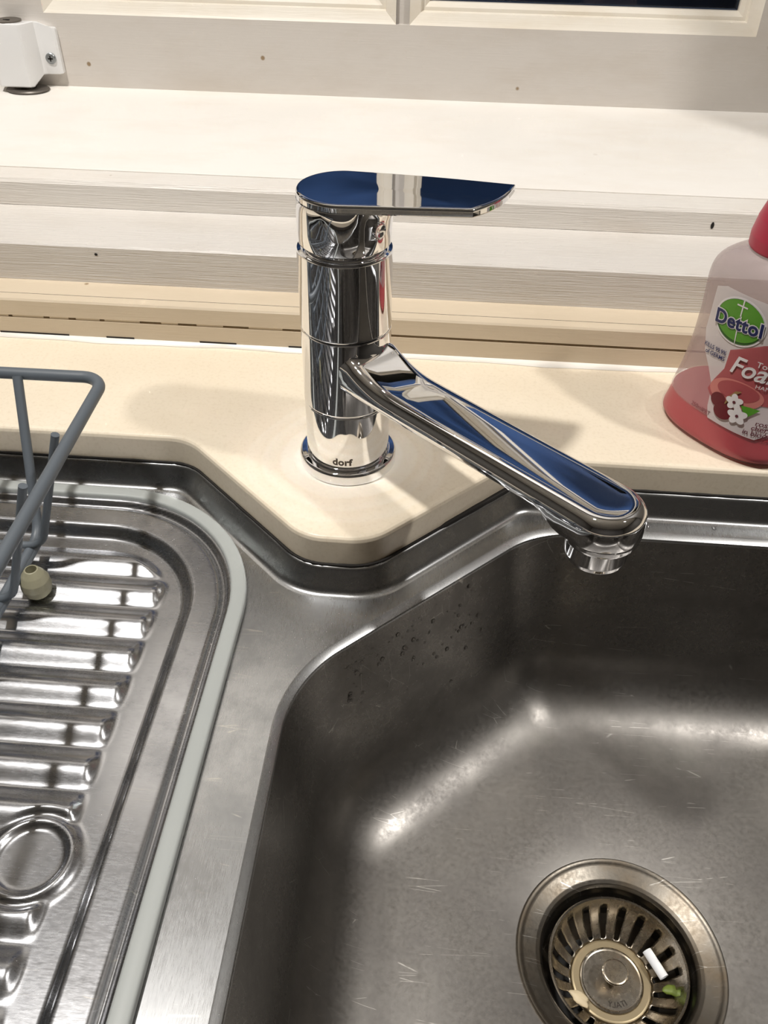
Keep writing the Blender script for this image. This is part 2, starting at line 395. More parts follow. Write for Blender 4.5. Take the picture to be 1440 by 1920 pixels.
for ci, (x0, x1) in enumerate(COLS):
    for ri, (z0, z1) in enumerate(ROWS):
        if ri: wpart(MB().box(x0, x1, YW+0.004, YW+0.035, ROWS[ri-1][1], z0), 'glazing_bar', M['sash'])
        # moulded bead around the pane: stepped frame profile (inset, depth)
        prof = [(0, 0.0), (0.0012, 0.0008), (0.0035, 0.002), (0.0090, 0.0045), (0.0098, 0.0085), (0.0125, 0.009), (0.0160, 0.0125), (0.0160, 0.022)]
        rings = []
        for d, dep in prof:
            rings.append([(x0+d, YW+dep, z0+d), (x1-d, YW+dep, z0+d), (x1-d, YW+dep, z1-d), (x0+d, YW+dep, z1-d)])
        wpart(MB().loft(rings), 'glazing_bead', M['bead'], True)
        wpart(MB().box(x0+0.012, x1-0.012, YW+0.0165, YW+0.0195, z0+0.012, z1-0.012), 'pane', M['glass'])

# unseen white blind, added as a reflector to brighten the sink deck
bl = tag(empty('added_blind', (-0.35, YW-0.03, 1.19)), 'added white blind out of view, reflector for the sink deck', 'blind')
def blp(mb, name, mat): mb.v = [(x+0.35, y-YW+0.03, z-1.19) for x, y, z in mb.v]; return mb.obj(name, mat, bl, True, 40)
blp(MB().tube([(XL+0.02, YW-0.03, 1.19), (XR-0.02, YW-0.03, 1.19)], 0.02, 24), 'roller', M['sill'])
blp(MB().box(XL+0.03, XR-0.03, YW-0.0125, YW-0.0115, 0.62, 1.19), 'fabric', M['sill'])
blp(MB().tube([(XL+0.03, YW-0.012, 0.62), (XR-0.03, YW-0.012, 0.62)], 0.006, 12), 'bottom_bar', M['sill'])

# ------------------------------------------------------------------ worktop
EDGE = [(-1.5, 0.009), (-0.0995, 0.009), (-0.0172, -0.0716), (0.0203, -0.0716), (0.1025, 0.009), (1.6, 0.009)]
ERAD = [0, 0.030, 0.030, 0.030, 0.026, 0]
def edge_path(d): return fillet_path(EDGE, ERAD, d, False, 14)
ct = MB()
prof = [(-0.004, -0.019), (0.0, -0.0188), (0.0, -0.0032), (-0.0005, -0.0014), (-0.0016, -0.0004), (-0.0034, 0.0)]
rings = [[(p.x, p.y, z) for p in edge_path(d)] for d, z in hold(prof)]
rings.append([(q[0], q[1]+0.0005, 0.0) for q in rings[-1]]); rings.append([(q[0], 0.1255, 0.0) for q in rings[-1]]); rings.append([(q[0], 0.1255, -0.019) for q in rings[-1]])
ct.loft(rings, False)
ct.box(-1.5, -0.52, -0.49, 0.006, -0.019, 0.0); ct.box(0.44, 1.6, -0.49, 0.006, -0.019, 0.0); ct.box(-0.52, 0.44, -0.49, -0.447, -0.019, 0.0)
top = ct.obj('worktop', M['counter'], None, True, 50)
tag(top, 'cream laminate kitchen worktop with an angled tongue under the tap', 'worktop')
cab = box('sink_cupboard', (-1.5, 1.6, -0.475, -0.455, FLOOR, -0.0195), M['cupboard'])
tag(cab, 'pale cupboard front below the sink edge', 'cupboard')

# ------------------------------------------------------------------ sink
sink = empty('kitchen_sink', (0.166, -0.2, -0.166))
tag(sink, 'brushed stainless steel sink with raised edge, deep bowl and drain', 'sink')
SO = Vector(sink.location)
def spart(mb, name, mat, angle=40, smooth=True, par=None):
    mb.v = [(x-SO.x, y-SO.y, z-SO.z) for x, y, z in mb.v]; return mb.obj(name, mat, par or sink, smooth, angle)
# raised lip along the worktop edge
lip_prof = [(-0.003, -0.0196), (0.0004, -0.0196), (0.0014, -0.0198), (0.0022, -0.0204), (0.0028, -0.0213), (0.0031, -0.0218), (0.0074, -0.0303), (0.0078, -0.0310), (0.0086, -0.0322), (0.0096, -0.0332), (0.0108, -0.0338), (0.0125, -0.0340)]
def sink_edge(d):
    pts = [(-0.50, 0.009)]+EDGE[1:5]+[(0.425, 0.009)]; return fillet_path(pts, ERAD, d, False, 14)
L = MB().loft([[(p.x, p.y, z) for p in sink_edge(d)] for d, z in lip_prof], False)
spart(L, 'raised_lip', M['deck'], 60)
# bowl outline
BOWL = [(-0.0163, -0.1380), (0.1145, -0.0142), (0.3520, -0.0142), (0.3520, -0.397), (-0.0163, -0.397)]
BRAD = [0.075, 0.060, 0.06, 0.06, 0.06]
def bowl_path(d): return fillet_path(BOWL, BRAD, d, True, 16, 0.022, 14)
# tray opening outline
TRAY = (-0.47, -0.0455, -0.415, -0.0062); TR = 0.095
def rrect(b, d, R, seg=18):
    x0, x1, y0, y1 = b; pts = [(x0, y1), (x1, y1), (x1, y0), (x0, y0)]
    return fillet_path(pts, [R]*4, d, True, seg)
DZ = -0.034
outer = [Vector((p.x, p.y, 0)) for p in sink_edge(0.0125)]
outer = [Vector((-0.50, -0.44, 0))]+outer+[Vector((0.425, -0.44, 0))]
h1 = [Vector((p.x, p.y, 0)) for p in bowl_path(-0.0022)]; h2 = [Vector((p.x, p.y, 0)) for p in rrect(TRAY, 0.010, TR)]
allp = outer+h1+h2; tris = tessellate_polygon([outer, h1, h2])
dk = MB().add([(p.x, p.y, DZ) for p in allp], [tuple(t) for t in tris])
spart(dk, 'deck', M['deck'], 40, False)
# bowl shell
FZ = -0.166
rim_prof = [(-0.0022, DZ), (-0.0018, DZ-0.0001), (-0.0014, DZ-0.00025), (0.0022, DZ-0.0017), (0.0026, DZ-0.0020), (0.0028, DZ-0.0026), (0.0029, DZ-0.0036)]
spart(MB().loft([[(p.x, p.y, z) for p in bowl_path(d)] for d, z in rim_prof]), 'bowl_edge', M['deck'], 60)
bp = [(0.0029, DZ-0.0036), (0.0030, DZ-0.0045), (0.0032, DZ-0.0075), (0.0130, FZ+0.052)]
for k in range(1, 11):
    a = k/10*(pi/2-0.10)+0.10
    bp.append((0.0135+0.050*(1-math.cos(a-0.0)), FZ+0.052-0.052*math.sin(a)))
bp.append((0.085, FZ-0.0006))
rings = [[(p.x, p.y, z) for p in bowl_path(d)] for d, z in bp]
DC = Vector((0.1665, -0.2055))
nring = len(rings[0])
last = rings[-1]
def toward(q, r, z):
    v = Vector((q[0]-DC.x, q[1]-DC.y)).normalized(); return (DC.x+v.x*r, DC.y+v.y*r, z)
rings.append([toward(q, 0.056, FZ-0.0014) for q in last]); rings.append([toward(q, 0.054, FZ-0.0022) for q in last])
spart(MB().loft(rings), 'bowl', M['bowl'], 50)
# drain flange
zf = FZ-0.0012
fl = MB().lathe([(0.0555, zf-0.001), (0.0553, zf+0.0004), (0.0546, zf+0.0011), (0.0536, zf+0.0010), (0.0526, zf+0.0002), (0.0515, zf-0.0004), (0.0445, zf-0.0030), (0.0425, zf-0.0042), (0.0410, zf-0.0062), (0.0402, zf-0.010), (0.0398, zf-0.035), (0.030, zf-0.048), (0.012, zf-0.052)], 96, DC, False, True)
spart(fl, 'drain_flange', M['flange'])
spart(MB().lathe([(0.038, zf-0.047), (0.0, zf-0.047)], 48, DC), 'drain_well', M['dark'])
# black mouldy sealant line between worktop and lip
rings = []
for i, (p, q) in enumerate(zip(edge_path(0.0), edge_path(0.0024))):
    pass
pts = []
ep = sink_edge(0.0010)
dense = []
for a, b in zip(ep[:-1], ep[1:]):
    n = max(1, int((b-a).length/0.006))
    for k in range(n): dense.append(a.lerp(b, k/n))
def grime_r(p):
    base = 0.0006+0.0004*random.random()
    if 0.06 < p.x < 0.12: base += 0.0009
    return base
spart(MB().tube([(p.x, p.y, -0.0190) for p in dense], [grime_r(p) for p in dense], 8), 'sealant', M['gap'])

# ------------------------------------------------------------------ basket strainer in the drain
SC = Vector((0.1662, -0.2070)); sz = FZ-0.0065
st = tag(empty('sink_strainer', (SC.x, SC.y, sz-0.025)), 'slotted steel basket strainer sitting in the drain', 'strainer')
def stp(mb, name, mat, smooth=True, par=None, angle=35):
    mb.v = [(x-SC.x, y-SC.y, z-(sz-0.025)) for x, y, z in mb.v]; return mb.obj(name, mat, par or st, smooth, angle)
NS = 20; sub = 8; n = NS*sub
cup = [(0.0368, sz-0.0015), (0.0372, sz), (0.0366, sz+0.0006), (0.0358, sz), (0.0352, sz-0.0030), (0.0340, sz-0.0070)]
cup += [(0.0318, sz-0.0110), (0.0290, sz-0.0150), (0.0256, sz-0.0185), (0.0230, sz-0.0208), (0.0216, sz-0.0215)]
v = []; fcs = []
for r, z in cup:
    for i in range(n): a = 2*pi*(i+0.5)/n; v.append((SC.x+r*math.cos(a), SC.y+r*math.sin(a), z))
for k in range(len(cup)-1):
    for i in range(n):
        if 5 <= k <= 8 and (i % sub) in (0, 1, 2): continue
        j = (i+1) % n; fcs.append((k*n+i, k*n+j, (k+1)*n+j, (k+1)*n+i))
mb = MB().add(v, fcs); o = stp(mb, 'slotted_cup', M['strainer'])
sm = o.modifiers.new('thickness', 'SOLIDIFY'); sm.thickness = 0.0006; sm.offset = -1
stp(MB().lathe([(0.0218, sz-0.0216), (0.0216, sz-0.0206), (0.0208, sz-0.0202), (0.0176, sz-0.0202), (0.0172, sz-0.0206)], 64, SC), 'stained_ring', M['brass'])
disc = stp(MB().lathe([(0.0172, sz-0.0208), (0.0171, sz-0.0196), (0.0164, sz-0.0192), (0.0156, sz-0.0196), (0.0, sz-0.0197)], 64, SC), 'centre_disc', M['strainer'])
stp(MB().lathe([(0.0024, sz-0.0198), (0.0022, sz-0.0120), (0.0050, sz-0.0110), (0.0068, sz-0.0100), (0.0070, sz-0.0090), (0.0066, sz-0.0083), (0.0060, sz-0.0081), (0.0, sz-0.0079)], 40, SC), 'knob', M['strainer'])
tv, tf = text_mesh('ITALY', 0.0040, 0, 0.00003, 'CENTER')
def stamp(x, y):   # lettering runs round the disc, reads from the far side
    r = 0.0118+(-y+0.0014)*-1.0*-1.0; ang = -pi/2+0.16-x/0.0128
    r = 0.0142-y; return (r*math.cos(ang), r*math.sin(ang), (sz-0.01945)-(sz-0.025))
ang0 = -pi/2
mapped('stamped_lettering', tv, tf, lambda x, y: ((0.0112+0.0028-y)*math.cos(ang0+0.14-x/0.0128), (0.0112+0.0028-y)*math.sin(ang0+0.14-x/0.0128), 0.00555), base_mat('stamp_shadow', (58, 52, 46), 0.5, 0.5), st)
# food scraps caught on it
pr_ = MB(); a = Vector((0.1860, -0.1925, sz-0.0128)); b = Vector((0.1935, -0.2060, sz-0.0130))
d = (b-a).normalized(); s1 = Vector((-d.y, d.x, 0)); s2 = Vector((0, 0, 1))
rings = []
for end, rr in ((a, 1.0), (b, 1.0)):
    rings.append([end+s1*math.cos(t)*0.0027+s2*math.sin(t)*0.0021*(1.0 if math.sin(t) > 0 else 0.8) for t in [2*pi*k/14 for k in range(14)]])
rings += [[end+s1*math.cos(t)*0.0022+s2*math.sin(t)*0.0016 for t in [2*pi*k/14 for k in range(14)]] for end in (b, a)]
rings.append(rings[0])
o = pr_.loft(rings).obj('paper_scrap', M['paper'], None, True, 30); tag(o, 'small white paper roll lying across the strainer slots', 'paper scrap')
def blob(name, c, rx, ry, rz, mat, rot=0.0, seed=1, n=16, m=7):
    rnd = random.Random(seed); mb = MB(); rings = []
    ph = [rnd.uniform(0, 6.28) for _ in range(4)]
    for k in range(m+1):
        t = pi*k/m - pi/2; ring = []
        for i in range(n):
            a = 2*pi*i/n; w = 1+0.18*math.sin(2*a+ph[0])+0.12*math.sin(3*a+ph[1])+0.08*math.sin(5*a+ph[2])
            x, y = rx*w*math.cos(a)*max(math.cos(t), 0.02), ry*w*math.sin(a)*max(math.cos(t), 0.02)
            ring.append((c[0]+x*math.cos(rot)-y*math.sin(rot), c[1]+x*math.sin(rot)+y*math.cos(rot), c[2]+rz*math.sin(t)))
        rings.append(ring)
    return mb.loft(rings, True, True, True).obj(name, mat, None, True, 60)
tag(blob('vegetable_scrap', (0.1972, -0.2130, sz-0.0116), 0.0052, 0.0036, 0.0014, M['green'], -0.2, 3), 'green vegetable scrap stuck on the right of the strainer', 'food scrap')
tag(blob('food_scrap', (0.1470, -0.2190, sz-0.0160), 0.0062, 0.0030, 0.0012, M['cream_scrap'], -0.45, 5), 'cream food scrap stuck on the left of the strainer', 'food scrap')

# ------------------------------------------------------------------ drainer tray
TX0, TX1, TY0, TY1 = TRAY
TC = Vector((TX1-0.2, (TY0+TY1)/2, -0.046))
tray = tag(empty('drainer_tray', TC), 'ribbed stainless drainer tray with a pale grey rim', 'drainer tray')
def tp(mb, name, mat, smooth=True, angle=40):
    mb.v = [(x-TC.x, y-TC.y, z-TC.z) for x, y, z in mb.v]; return mb.obj(name, mat, tray, smooth, angle)
rp = [(0.0, -0.0332), (0.0, -0.0304), (0.0004, -0.0294), (0.0014, -0.0290), (0.0072, -0.0290), (0.0082, -0.0294), (0.0086, -0.0304), (0.0086, -0.036)]
rings = [[(p.x, p.y, z) for p in rrect(TRAY, d, TR)] for d, z in rp]; rings.append(rings[0])
tp(MB().loft(rings), 'rim', M['rim'], True, 50)
def sd_tray(x, y):      # distance inward from the outer outline
    R = TR; cx, cy = (TX0+TX1)/2, (TY0+TY1)/2; hx, hy = (TX1-TX0)/2-R, (TY1-TY0)/2-R
    qx, qy = abs(x-cx)-hx, abs(y-cy)-hy
    return R-(math.hypot(max(qx, 0), max(qy, 0))+min(max(qx, qy), 0))
def sstep(a, b, t): t = max(0, min(1, (t-a)/(b-a))); return t*t*(3-2*t)
RINGC = (-0.1085, -0.2390)
def height(x, y):
    d = sd_tray(x, y)
    z = -0.0322
    z -= 0.0040*sstep(0.0095, 0.0125, d); z += 0.0024*sstep(0.0130, 0.0165, d)
    z -= 0.0072*sstep(0.0295, 0.0365, d)
    # ribs across the floor
    e = min((-0.0955-x), x-(TX0+0.055))
    corner = min(d-0.044, 0.06)
    e = min(e, corner)
    if e > -0.004:
        ph = ((y+0.0945)/0.0222); fr = ph-math.floor(ph)
        prof = 0.5-0.5*math.cos(2*pi*fr)
        rib = 0.0040*prof**0.8*sstep(-0.0015, 0.0045, e)
    else: rib = 0
    rr = math.hypot((x-RINGC[0]), (y-RINGC[1]))
    k = 1-sstep(0.019, 0.0235, rr)
    rib = rib*(1-k)+k*0.0010
    rib += 0.0026*math.exp(-((rr-0.0170)/0.0021)**2)
    return z+rib
step = 0.00115
nx = int((TX1-0.004-TX0-0.004)/step); ny = int((TY1-0.004-TY0-0.004)/step)
xs = [TX0+0.004+i*step for i in range(nx+1)]; ys = [TY0+0.004+j*step for j in range(ny+1)]
xs = [x for x in xs if x > -0.335]; nx = len(xs)-1
v = []; fcs = []
for j, y in enumerate(ys):
    for x in xs: v.append((x, y, height(x, y)))
W = nx+1
for j in range(ny):
    for i in range(nx):
        if sd_tray(xs[i], ys[j]) > 0.004 and sd_tray(xs[i+1], ys[j+1]) > 0.004: fcs.append((j*W+i, j*W+i+1, (j+1)*W+i+1, (j+1)*W+i))
tp(MB().add(v, fcs), 'ribbed_pan', M['tray'], True, 180)
tp(MB().box(TX0+0.006, -0.334, TY0+0.03, TY1-0.03, -0.047, -0.041), 'pan_end', M['tray'], False)

# ------------------------------------------------------------------ dish rack
rack = tag(empty('dish_rack', (-0.17, -0.1, -0.04)), 'dark grey coated wire dish rack standing on the drainer tray', 'dish rack')
RO = Vector(rack.location)
def rk(mb, name, mat=None, angle=60):
    mb.v = [(x-RO.x, y-RO.y, z-RO.z) for x, y, z in mb.v]; return mb.obj(name, mat or M['wire'], rack, True, angle)
rc = fillet_path([(-0.42, -0.0085), (-0.1355, -0.0065), (-0.1285, -0.372), (-0.42, -0.372)], [0, 0.0125, 0.0125, 0], 0, False, 10)
rk(MB().tube([(p.x, p.y, 0.05) for p in rc], 0.0034, 16), 'top_rim')
ZB = -0.0262
for bx in (-0.1715, -0.40):
    rk(MB().tube([(bx, -0.0640, ZB), (bx, -0.12, ZB), (bx, -0.34, ZB)], 0.0029, 14), 'base_rail')
def bend(pts, r=0.010, seg=6):
    P = [Vector(p) for p in pts]; out = [P[0]]
    for i in range(1, len(P)-1):
        a, b, c = P[i-1], P[i], P[i+1]; t1 = (a-b).normalized(); t2 = (c-b).normalized()
        p1, p2 = b+t1*r, b+t2*r
        for k in range(seg+1):
            t = k/seg; out.append(p1*(1-t)**2+b*2*t*(1-t)+p2*t*t)
    out.append(P[-1]); return out
for k in range(7):                                   # side wires
    y = -0.066-0.041*k
    rk(MB().tube(bend([(-0.1405, y, 0.0535), (-0.1645, y-0.004, ZB+0.004), (-0.30, y-0.004, ZB+0.004)]), 0.0022, 10), 'side_wire')
for k in range(5):                                   # back wires
    x = -0.1838-0.041*k
    rk(MB().tube(bend([(x, -0.0105, 0.0505), (x+0.0118, -0.0585, ZB+0.0015), (x+0.0118, -0.33, ZB+0.0015)]), 0.0028, 12), 'back_wire')
for fx, fy in ((-0.1633, -0.0895), (-0.1600, -0.30), (-0.40, -0.0885), (-0.40, -0.30)):
    b0 = height(fx, fy) if fx > -0.33 else -0.041
    f_ = MB().lathe([(0.0, b0), (0.0058, b0), (0.0074, b0+0.002), (0.0082, b0+0.006), (0.0078, b0+0.0105), (0.0060, b0+0.0145), (0.0036, b0+0.0180), (0.0030, b0+0.0180), (0.0030, b0+0.012)], 24, (fx, fy), False, True)
    rk(f_, 'foot', M['foot'])

# ------------------------------------------------------------------ kitchen tap
tap = tag(empty('kitchen_tap', (0, 0, 0)), 'polished chrome single lever kitchen mixer tap with swivel spout', 'tap')
CH = M['chrome']
MB().lathe([(0.0, 0.0), (0.0274, 0.0), (0.0281, 0.0006), (0.0282, 0.0058), (0.0279, 0.0070), (0.0270, 0.0077), (0.0245, 0.0080), (0.0230, 0.0080)], 128).obj('base_flange', CH, tap)
lower = MB().lathe([(0.0232, 0.0078), (0.0236, 0.0086), (0.0238, 0.0100), (0.0238, 0.0428), (0.0235, 0.0434), (0.0226, 0.0436)], 128).obj('lower_body', CH, tap)
MB().lathe([(0.0226, 0.0437), (0.0236, 0.0439), (0.0240, 0.0446), (0.0240, 0.0878), (0.0237, 0.0885), (0.0228, 0.0887)], 128).obj('swivel_collar', CH, tap)
MB().lathe([(0.0226, 0.0888), (0.0237, 0.0890), (0.0240, 0.0897), (0.0240, 0.1302), (0.0237, 0.1310), (0.0222, 0.1316), (0.0205, 0.1318), (0.0205, 0.1345)], 128).obj('upper_body', CH, tap)
# lever handle: barrel that swells into a flat paddle
def lever_outline(o):
    """plan outline of the paddle, inset by o"""
    pts = []
    R = 0.0232-o; cy = 0.0015
    for k in range(33):
        a = math.radians(92)+math.radians(176)*k/32
        pts.append((R*math.cos(a), cy+R*math.sin(a)))
    tipF = (0.0612-o*0.6, -0.0188+o); tipB = (0.0815-o, 0.0155-o*0.9)
    x0, y0 = pts[-1]
    for k in range(1, 13): t = k/12; pts.append((x0+(tipF[0]-x0)*t, y0+(tipF[1]-y0)*t))
    for k in range(1, 13):
        t = k/12; bx = 0.0030*math.sin(pi*t); by = -0.0018*math.sin(pi*t)
        pts.append((tipF[0]+(tipB[0]-tipF[0])*t+bx, tipF[1]+(tipB[1]-tipF[1])*t+by))
    x1, y1 = pts[0]
    for k in range(1, 16):
        t = k/16; pts.append((tipB[0]+(x1-tipB[0])*t, tipB[1]+(y1-tipB[1])*t+0.0012*math.sin(pi*t)))
    return pts
ZT = 0.1592
def crown(x, y): return 0.0
lev = MB(); rings = []
LP = hold([(0.0060, ZT-0.0044), (0.0006, ZT-0.0042), (0.0001, ZT-0.0036), (0.0, ZT-0.0012), (0.0002, ZT-0.0006), (0.0006, ZT-0.0002), (0.0013, ZT), (0.0018, ZT)])
for o, z in LP:
    rings.append([(x, y, z) for x, y in lever_outline(o)])
n0 = len(rings[0])
for s in (0.8, 0.55, 0.28):
    rings.append([(0.022+(x-0.022)*s, 0.001+(y-0.001)*s, ZT+0.00022*(1-s)) for x, y, _ in rings[len(LP)-1]])
rings.append([(0.022, 0.001, ZT+0.00022)]*n0)
lev.loft(rings, True, True, False)
lv = lev.obj('lever', CH, tap, True, 28)
barrel = MB(); rings = []
nb = 128
for z, r, ex in [(0.1336, 0.0212, 0), (0.1337, 0.0226, 0), (0.1343, 0.0231, 0), (0.1420, 0.02335, 0), (0.1480, 0.0234, 0.0004), (0.1515, 0.0234, 0.0018), (0.1535, 0.0233, 0.0048), (0.1546, 0.0232, 0.0100), (0.1552, 0.0231, 0.0150)]:
    ring = []
    for i in range(nb):
        a = 2*pi*i/nb; c = math.cos(a)
        sw = ex*max(0.0, c)**1.5
        ring.append(((r+sw)*c, 0.0008+r*math.sin(a)*(1-0.0), z))
    rings.append(ring)
barrel.loft(rings, True, True, True).obj('handle_barrel', CH, tap, True, 50)
# screw plug on the barrel
pa = math.radians(-38)
dirv = Vector((math.cos(pa), math.sin(pa), 0)); tv_ = Vector((-dirv.y, dirv.x, 0)); up_ = Vector((0, 0, 1))
mb = MB(); rings = []
for r, o in [(0.0042, -0.003), (0.0042, 0.0002), (0.0038, 0.0006), (0.0028, 0.0006), (0.0022, 0.0002), (0.0, 0.0)]:
    rings.append([dirv*(0.0234+o)+tv_*r*math.cos(2*pi*i/24)+up_*(0.1452+r*math.sin(2*pi*i/24)) for i in range(24)])
mb.loft(rings).obj('screw_plug', CH, tap)
# spout
SA = math.radians(-45.0); SD = Vector((math.cos(SA), math.sin(SA))); SN = Vector((-SD.y, SD.x)); SLEN = 0.1750
def plan(s, t): return (SD.x*s+SN.x*t, SD.y*s+SN.y*t)
def spout_ring(inset, drop, under):
    """closed plan outline (root to rounded end); z set by caller through functions"""
    pts = []
    hw = lambda s: 0.0178-0.0004*min(1, max(0, (s-0.015)/0.10))
    S = [0.014+0.004*k for k in range(40)]; S = [s for s in S if s < SLEN-0.001]
    for s in S: pts.append((s, -(hw(s)-inset)-0.0*(1-min(1, s/0.12))))
    for k in range(25):
        a = -pi/2+pi*k/24; r = 0.0174-inset; pts.append((SLEN+r*math.cos(a), r*math.sin(a)))
    for s in reversed(S): pts.append((s, (hw(s)-inset)-0.0*(1-min(1, s/0.12))))
    return pts
def top_z(s):
    ramp_ = max(0, 1-(s-0.022)/0.034) if s > 0.022 else 1.0
    return 0.0712+0.0092*s/0.175+0.0085*ramp_**2.2
def bot_z(s): return 0.0712+0.0092*s/0.175-0.0128+0.0008*sstep(0.03, 0.14, s)-0.0052*sstep(SLEN-0.026, SLEN-0.010, s)
secs = []
for inset, kind, k in [(0.0140, 'b', 0.0), (0.0080, 'b', 0.0), (0.0035, 'b', 0.0008), (0.0012, 'b', 0.0026), (0.0002, 'b', 0.0048), (0.0, 'b', 0.0060), (0.0, 't', -0.0064), (0.0005, 't', -0.0044), (0.0016, 't', -0.0026), (0.0032, 't', -0.0009), (0.0050, 't', -0.0001), (0.0075, 't', -0.0004), (0.0120, 't', -0.0007)]:
    ring = []
    for s, t in spout_ring(inset, 0, 0):
        x, y = plan(s, t)
        if kind == 'b': z = bot_z(s)+k*(1-0.62*sstep(SLEN-0.026, SLEN-0.008, s))
        else:
            tz = top_z(s); z = tz+k*(1.0 if s > 0.05 or k > -0.001 else 1.0)
        ring.append((x, y, z))
    secs.append(ring)
ns = len(secs[0]); half = ns//2
spm = MB().loft(secs, False)
spm.f.append(())
spm.f.pop()
# close root, top and bottom along the middle
def zip_faces(mb, base, n):
    f = []
    for i in range(n//2-1+n % 2):
        j = n-1-i
        if j-1 > i+1: f.append((base+i, base+i+1, base+j-1, base+j))
        elif j-1 == i+1: f.append((base+i, base+i+1, base+j))
    mb.f += f
zip_faces(spm, 0, ns); zip_faces(spm, (len(secs)-1)*ns, ns)
sp = spm.obj('spout', CH, tap, True, 60)
hc = plan(SLEN, 0.0)
hd = MB().lathe([(0.0169, 0.0690), (0.0171, 0.0648), (0.0168, 0.0626), (0.0158, 0.0611), (0.0138, 0.0604)], 96, hc)
hd.obj('spout_head', CH, tap)
ae = MB().lathe([(0.0136, 0.0606), (0.0139, 0.0598), (0.0139, 0.0520), (0.0135, 0.0500), (0.0124, 0.0488), (0.0114, 0.0488), (0.0110, 0.0500), (0.0, 0.0500)], 64, hc)
ae.obj('aerator', CH, tap)
# etched maker's name on the lower body, facing the camera side
tv, tf = text_mesh('dorf', 0.0062, 0, 0.00026, 'CENTER', 1.05)
def wrap(x, y):
    a = -pi/2-0.03+x/0.0239; return (0.02386*math.cos(a), 0.02386*math.sin(a), 0.0117+y)
mapped('maker_lettering', tv, tf, wrap, M['etched'], tap)

# ------------------------------------------------------------------ soap bottle
BZ = [0, .004, .012, .03, .05, .075, .094, .100, .105, .109, .112, .1145, .1165]
BA = [.037, .0445, .0438, .0398, .0368, .0360, .0370, .0367, .0352, .0322, .0284, .0235, .0180]
BCX, BCY, BANG, BRT, BN = .2336, .0516, -.877, .7, 2.5
be1 = Vector((math.cos(BANG), math.sin(BANG))); be2 = Vector((-math.sin(BANG), math.cos(BANG)))
def lerp_tab(z):
    if z <= BZ[0]: return BA[0]
    for i in range(len(BZ)-1):
        if z <= BZ[i+1]:
            t = (z-BZ[i])/(BZ[i+1]-BZ[i])
            # smooth (monotone-ish cubic) interpolation
            m0 = (BA[i+1]-BA[max(i-1, 0)])/(BZ[i+1]-BZ[max(i-1, 0)]); j = min(i+2, len(BZ)-1)
            m1 = (BA[j]-BA[i])/(BZ[j]-BZ[i]); h = BZ[i+1]-BZ[i]
            if i < 1: return BA[i]*(1-t)+BA[i+1]*t
            return (2*t**3-3*t*t+1)*BA[i]+(t**3-2*t*t+t)*h*m0+(-2*t**3+3*t*t)*BA[i+1]+(t**3-t*t)*h*m1
    return BA[-1]
def bdepth(a): return BRT*(0.5*a+0.021)
bottle = tag(empty('soap_bottle', (BCX, BCY, 0)), 'clear hand wash bottle with pink liquid, printed label and pink pump', 'soap bottle')
def bring(z, sc=0.0, n=96, a=None):
    a = (lerp_tab(z) if a is None else a)-sc; b = bdepth(a+sc)-sc; ring = []
    for i in range(n):
        t = 2*pi*i/n; c, s = math.cos(t), math.sin(t)
        u = a*math.copysign(abs(c)**(2/BN), c); w = b*math.copysign(abs(s)**(2/BN), s)
        ring.append((u*be1.x+w*be2.x, u*be1.y+w*be2.y, z))
    return ring
zs = [0.0, 0.0008, 0.002, 0.004, 0.008, 0.012, 0.018, 0.024, 0.03, 0.04, 0.05, 0.06, 0.075, 0.085, 0.094, 0.097, 0.100, 0.1025, 0.105, 0.107, 0.109, 0.1105, 0.112, 0.1133, 0.1145, 0.1155, 0.1163]
rings = [bring(0.0, 0.004)]+[bring(z) for z in zs[1:]]
rings.append([(0.0165*math.cos(2*pi*i/96+BANG), 0.0165*math.sin(2*pi*i/96+BANG), 0.1175) for i in range(96)])
rings.append([(0.0150*math.cos(2*pi*i/96+BANG), 0.0150*math.sin(2*pi*i/96+BANG), 0.122) for i in range(96)])
MB().loft(rings, True, True, True).obj('bottle_body', M['bottle'], bottle, True, 60)
LZ = 0.0220
rings = [bring(0.0016, 0.006)]+[bring(z, 0.0009) for z in (0.003, 0.005, 0.008, 0.012, 0.016, 0.020, LZ)]
MB().loft(rings, True, True, True).obj('pink_liquid', M['soap'], bottle, True, 60)
pump = MB().lathe([(0.0, 0.1182), (0.0205, 0.1182), (0.0212, 0.1192), (0.0214, 0.125), (0.0200, 0.134), (0.0176, 0.142), (0.0150, 0.147), (0.0120, 0.150), (0.0090, 0.151), (0.0090, 0.158), (0.0, 0.158)], 64)
pump.obj('pump_collar', M['cap'], bottle)
ph = MB().tube([(0.0-0.010, 0.012, 0.163), (0.004, -0.002, 0.1645), (0.020, -0.020, 0.163), (0.027, -0.028, 0.159)], [0.009, 0.010, 0.007, 0.004], 16)
ph.obj('pump_nozzle', M['cap'], bottle)
def bsurf(u, z, off=0.0003):
    a = lerp_tab(z); b = bdepth(a); q = min(abs(u)/a, 0.999); w = b*(1-q**BN)**(1/BN)+off
    uo = u*(1+off/a)
    return (uo*be1.x-w*be2.x, uo*be1.y-w*be2.y, z)
def patch(name, poly, mat, off, res=0.0025):
    """printed area: polygon in (u, z) laid on the bottle face as a fine grid"""
    n = len(poly); cx = sum(p[0] for p in poly)/n; cz = sum(p[1] for p in poly)/n; K = 10
    v = [bsurf(cx, cz, off)]; f = []
    for k in range(1, K+1):
        for (u, z) in poly: v.append(bsurf(cx+(u-cx)*k/K, cz+(z-cz)*k/K, off))
    for i in range(n): f.append((0, 1+i, 1+(i+1) % n))
    for k in range(K-1):
        for i in range(n): j = (i+1) % n; f.append((1+k*n+i, 1+k*n+j, 1+(k+1)*n+j, 1+(k+1)*n+i))
    return mesh(name, v, f, mat, bottle, True, 180)
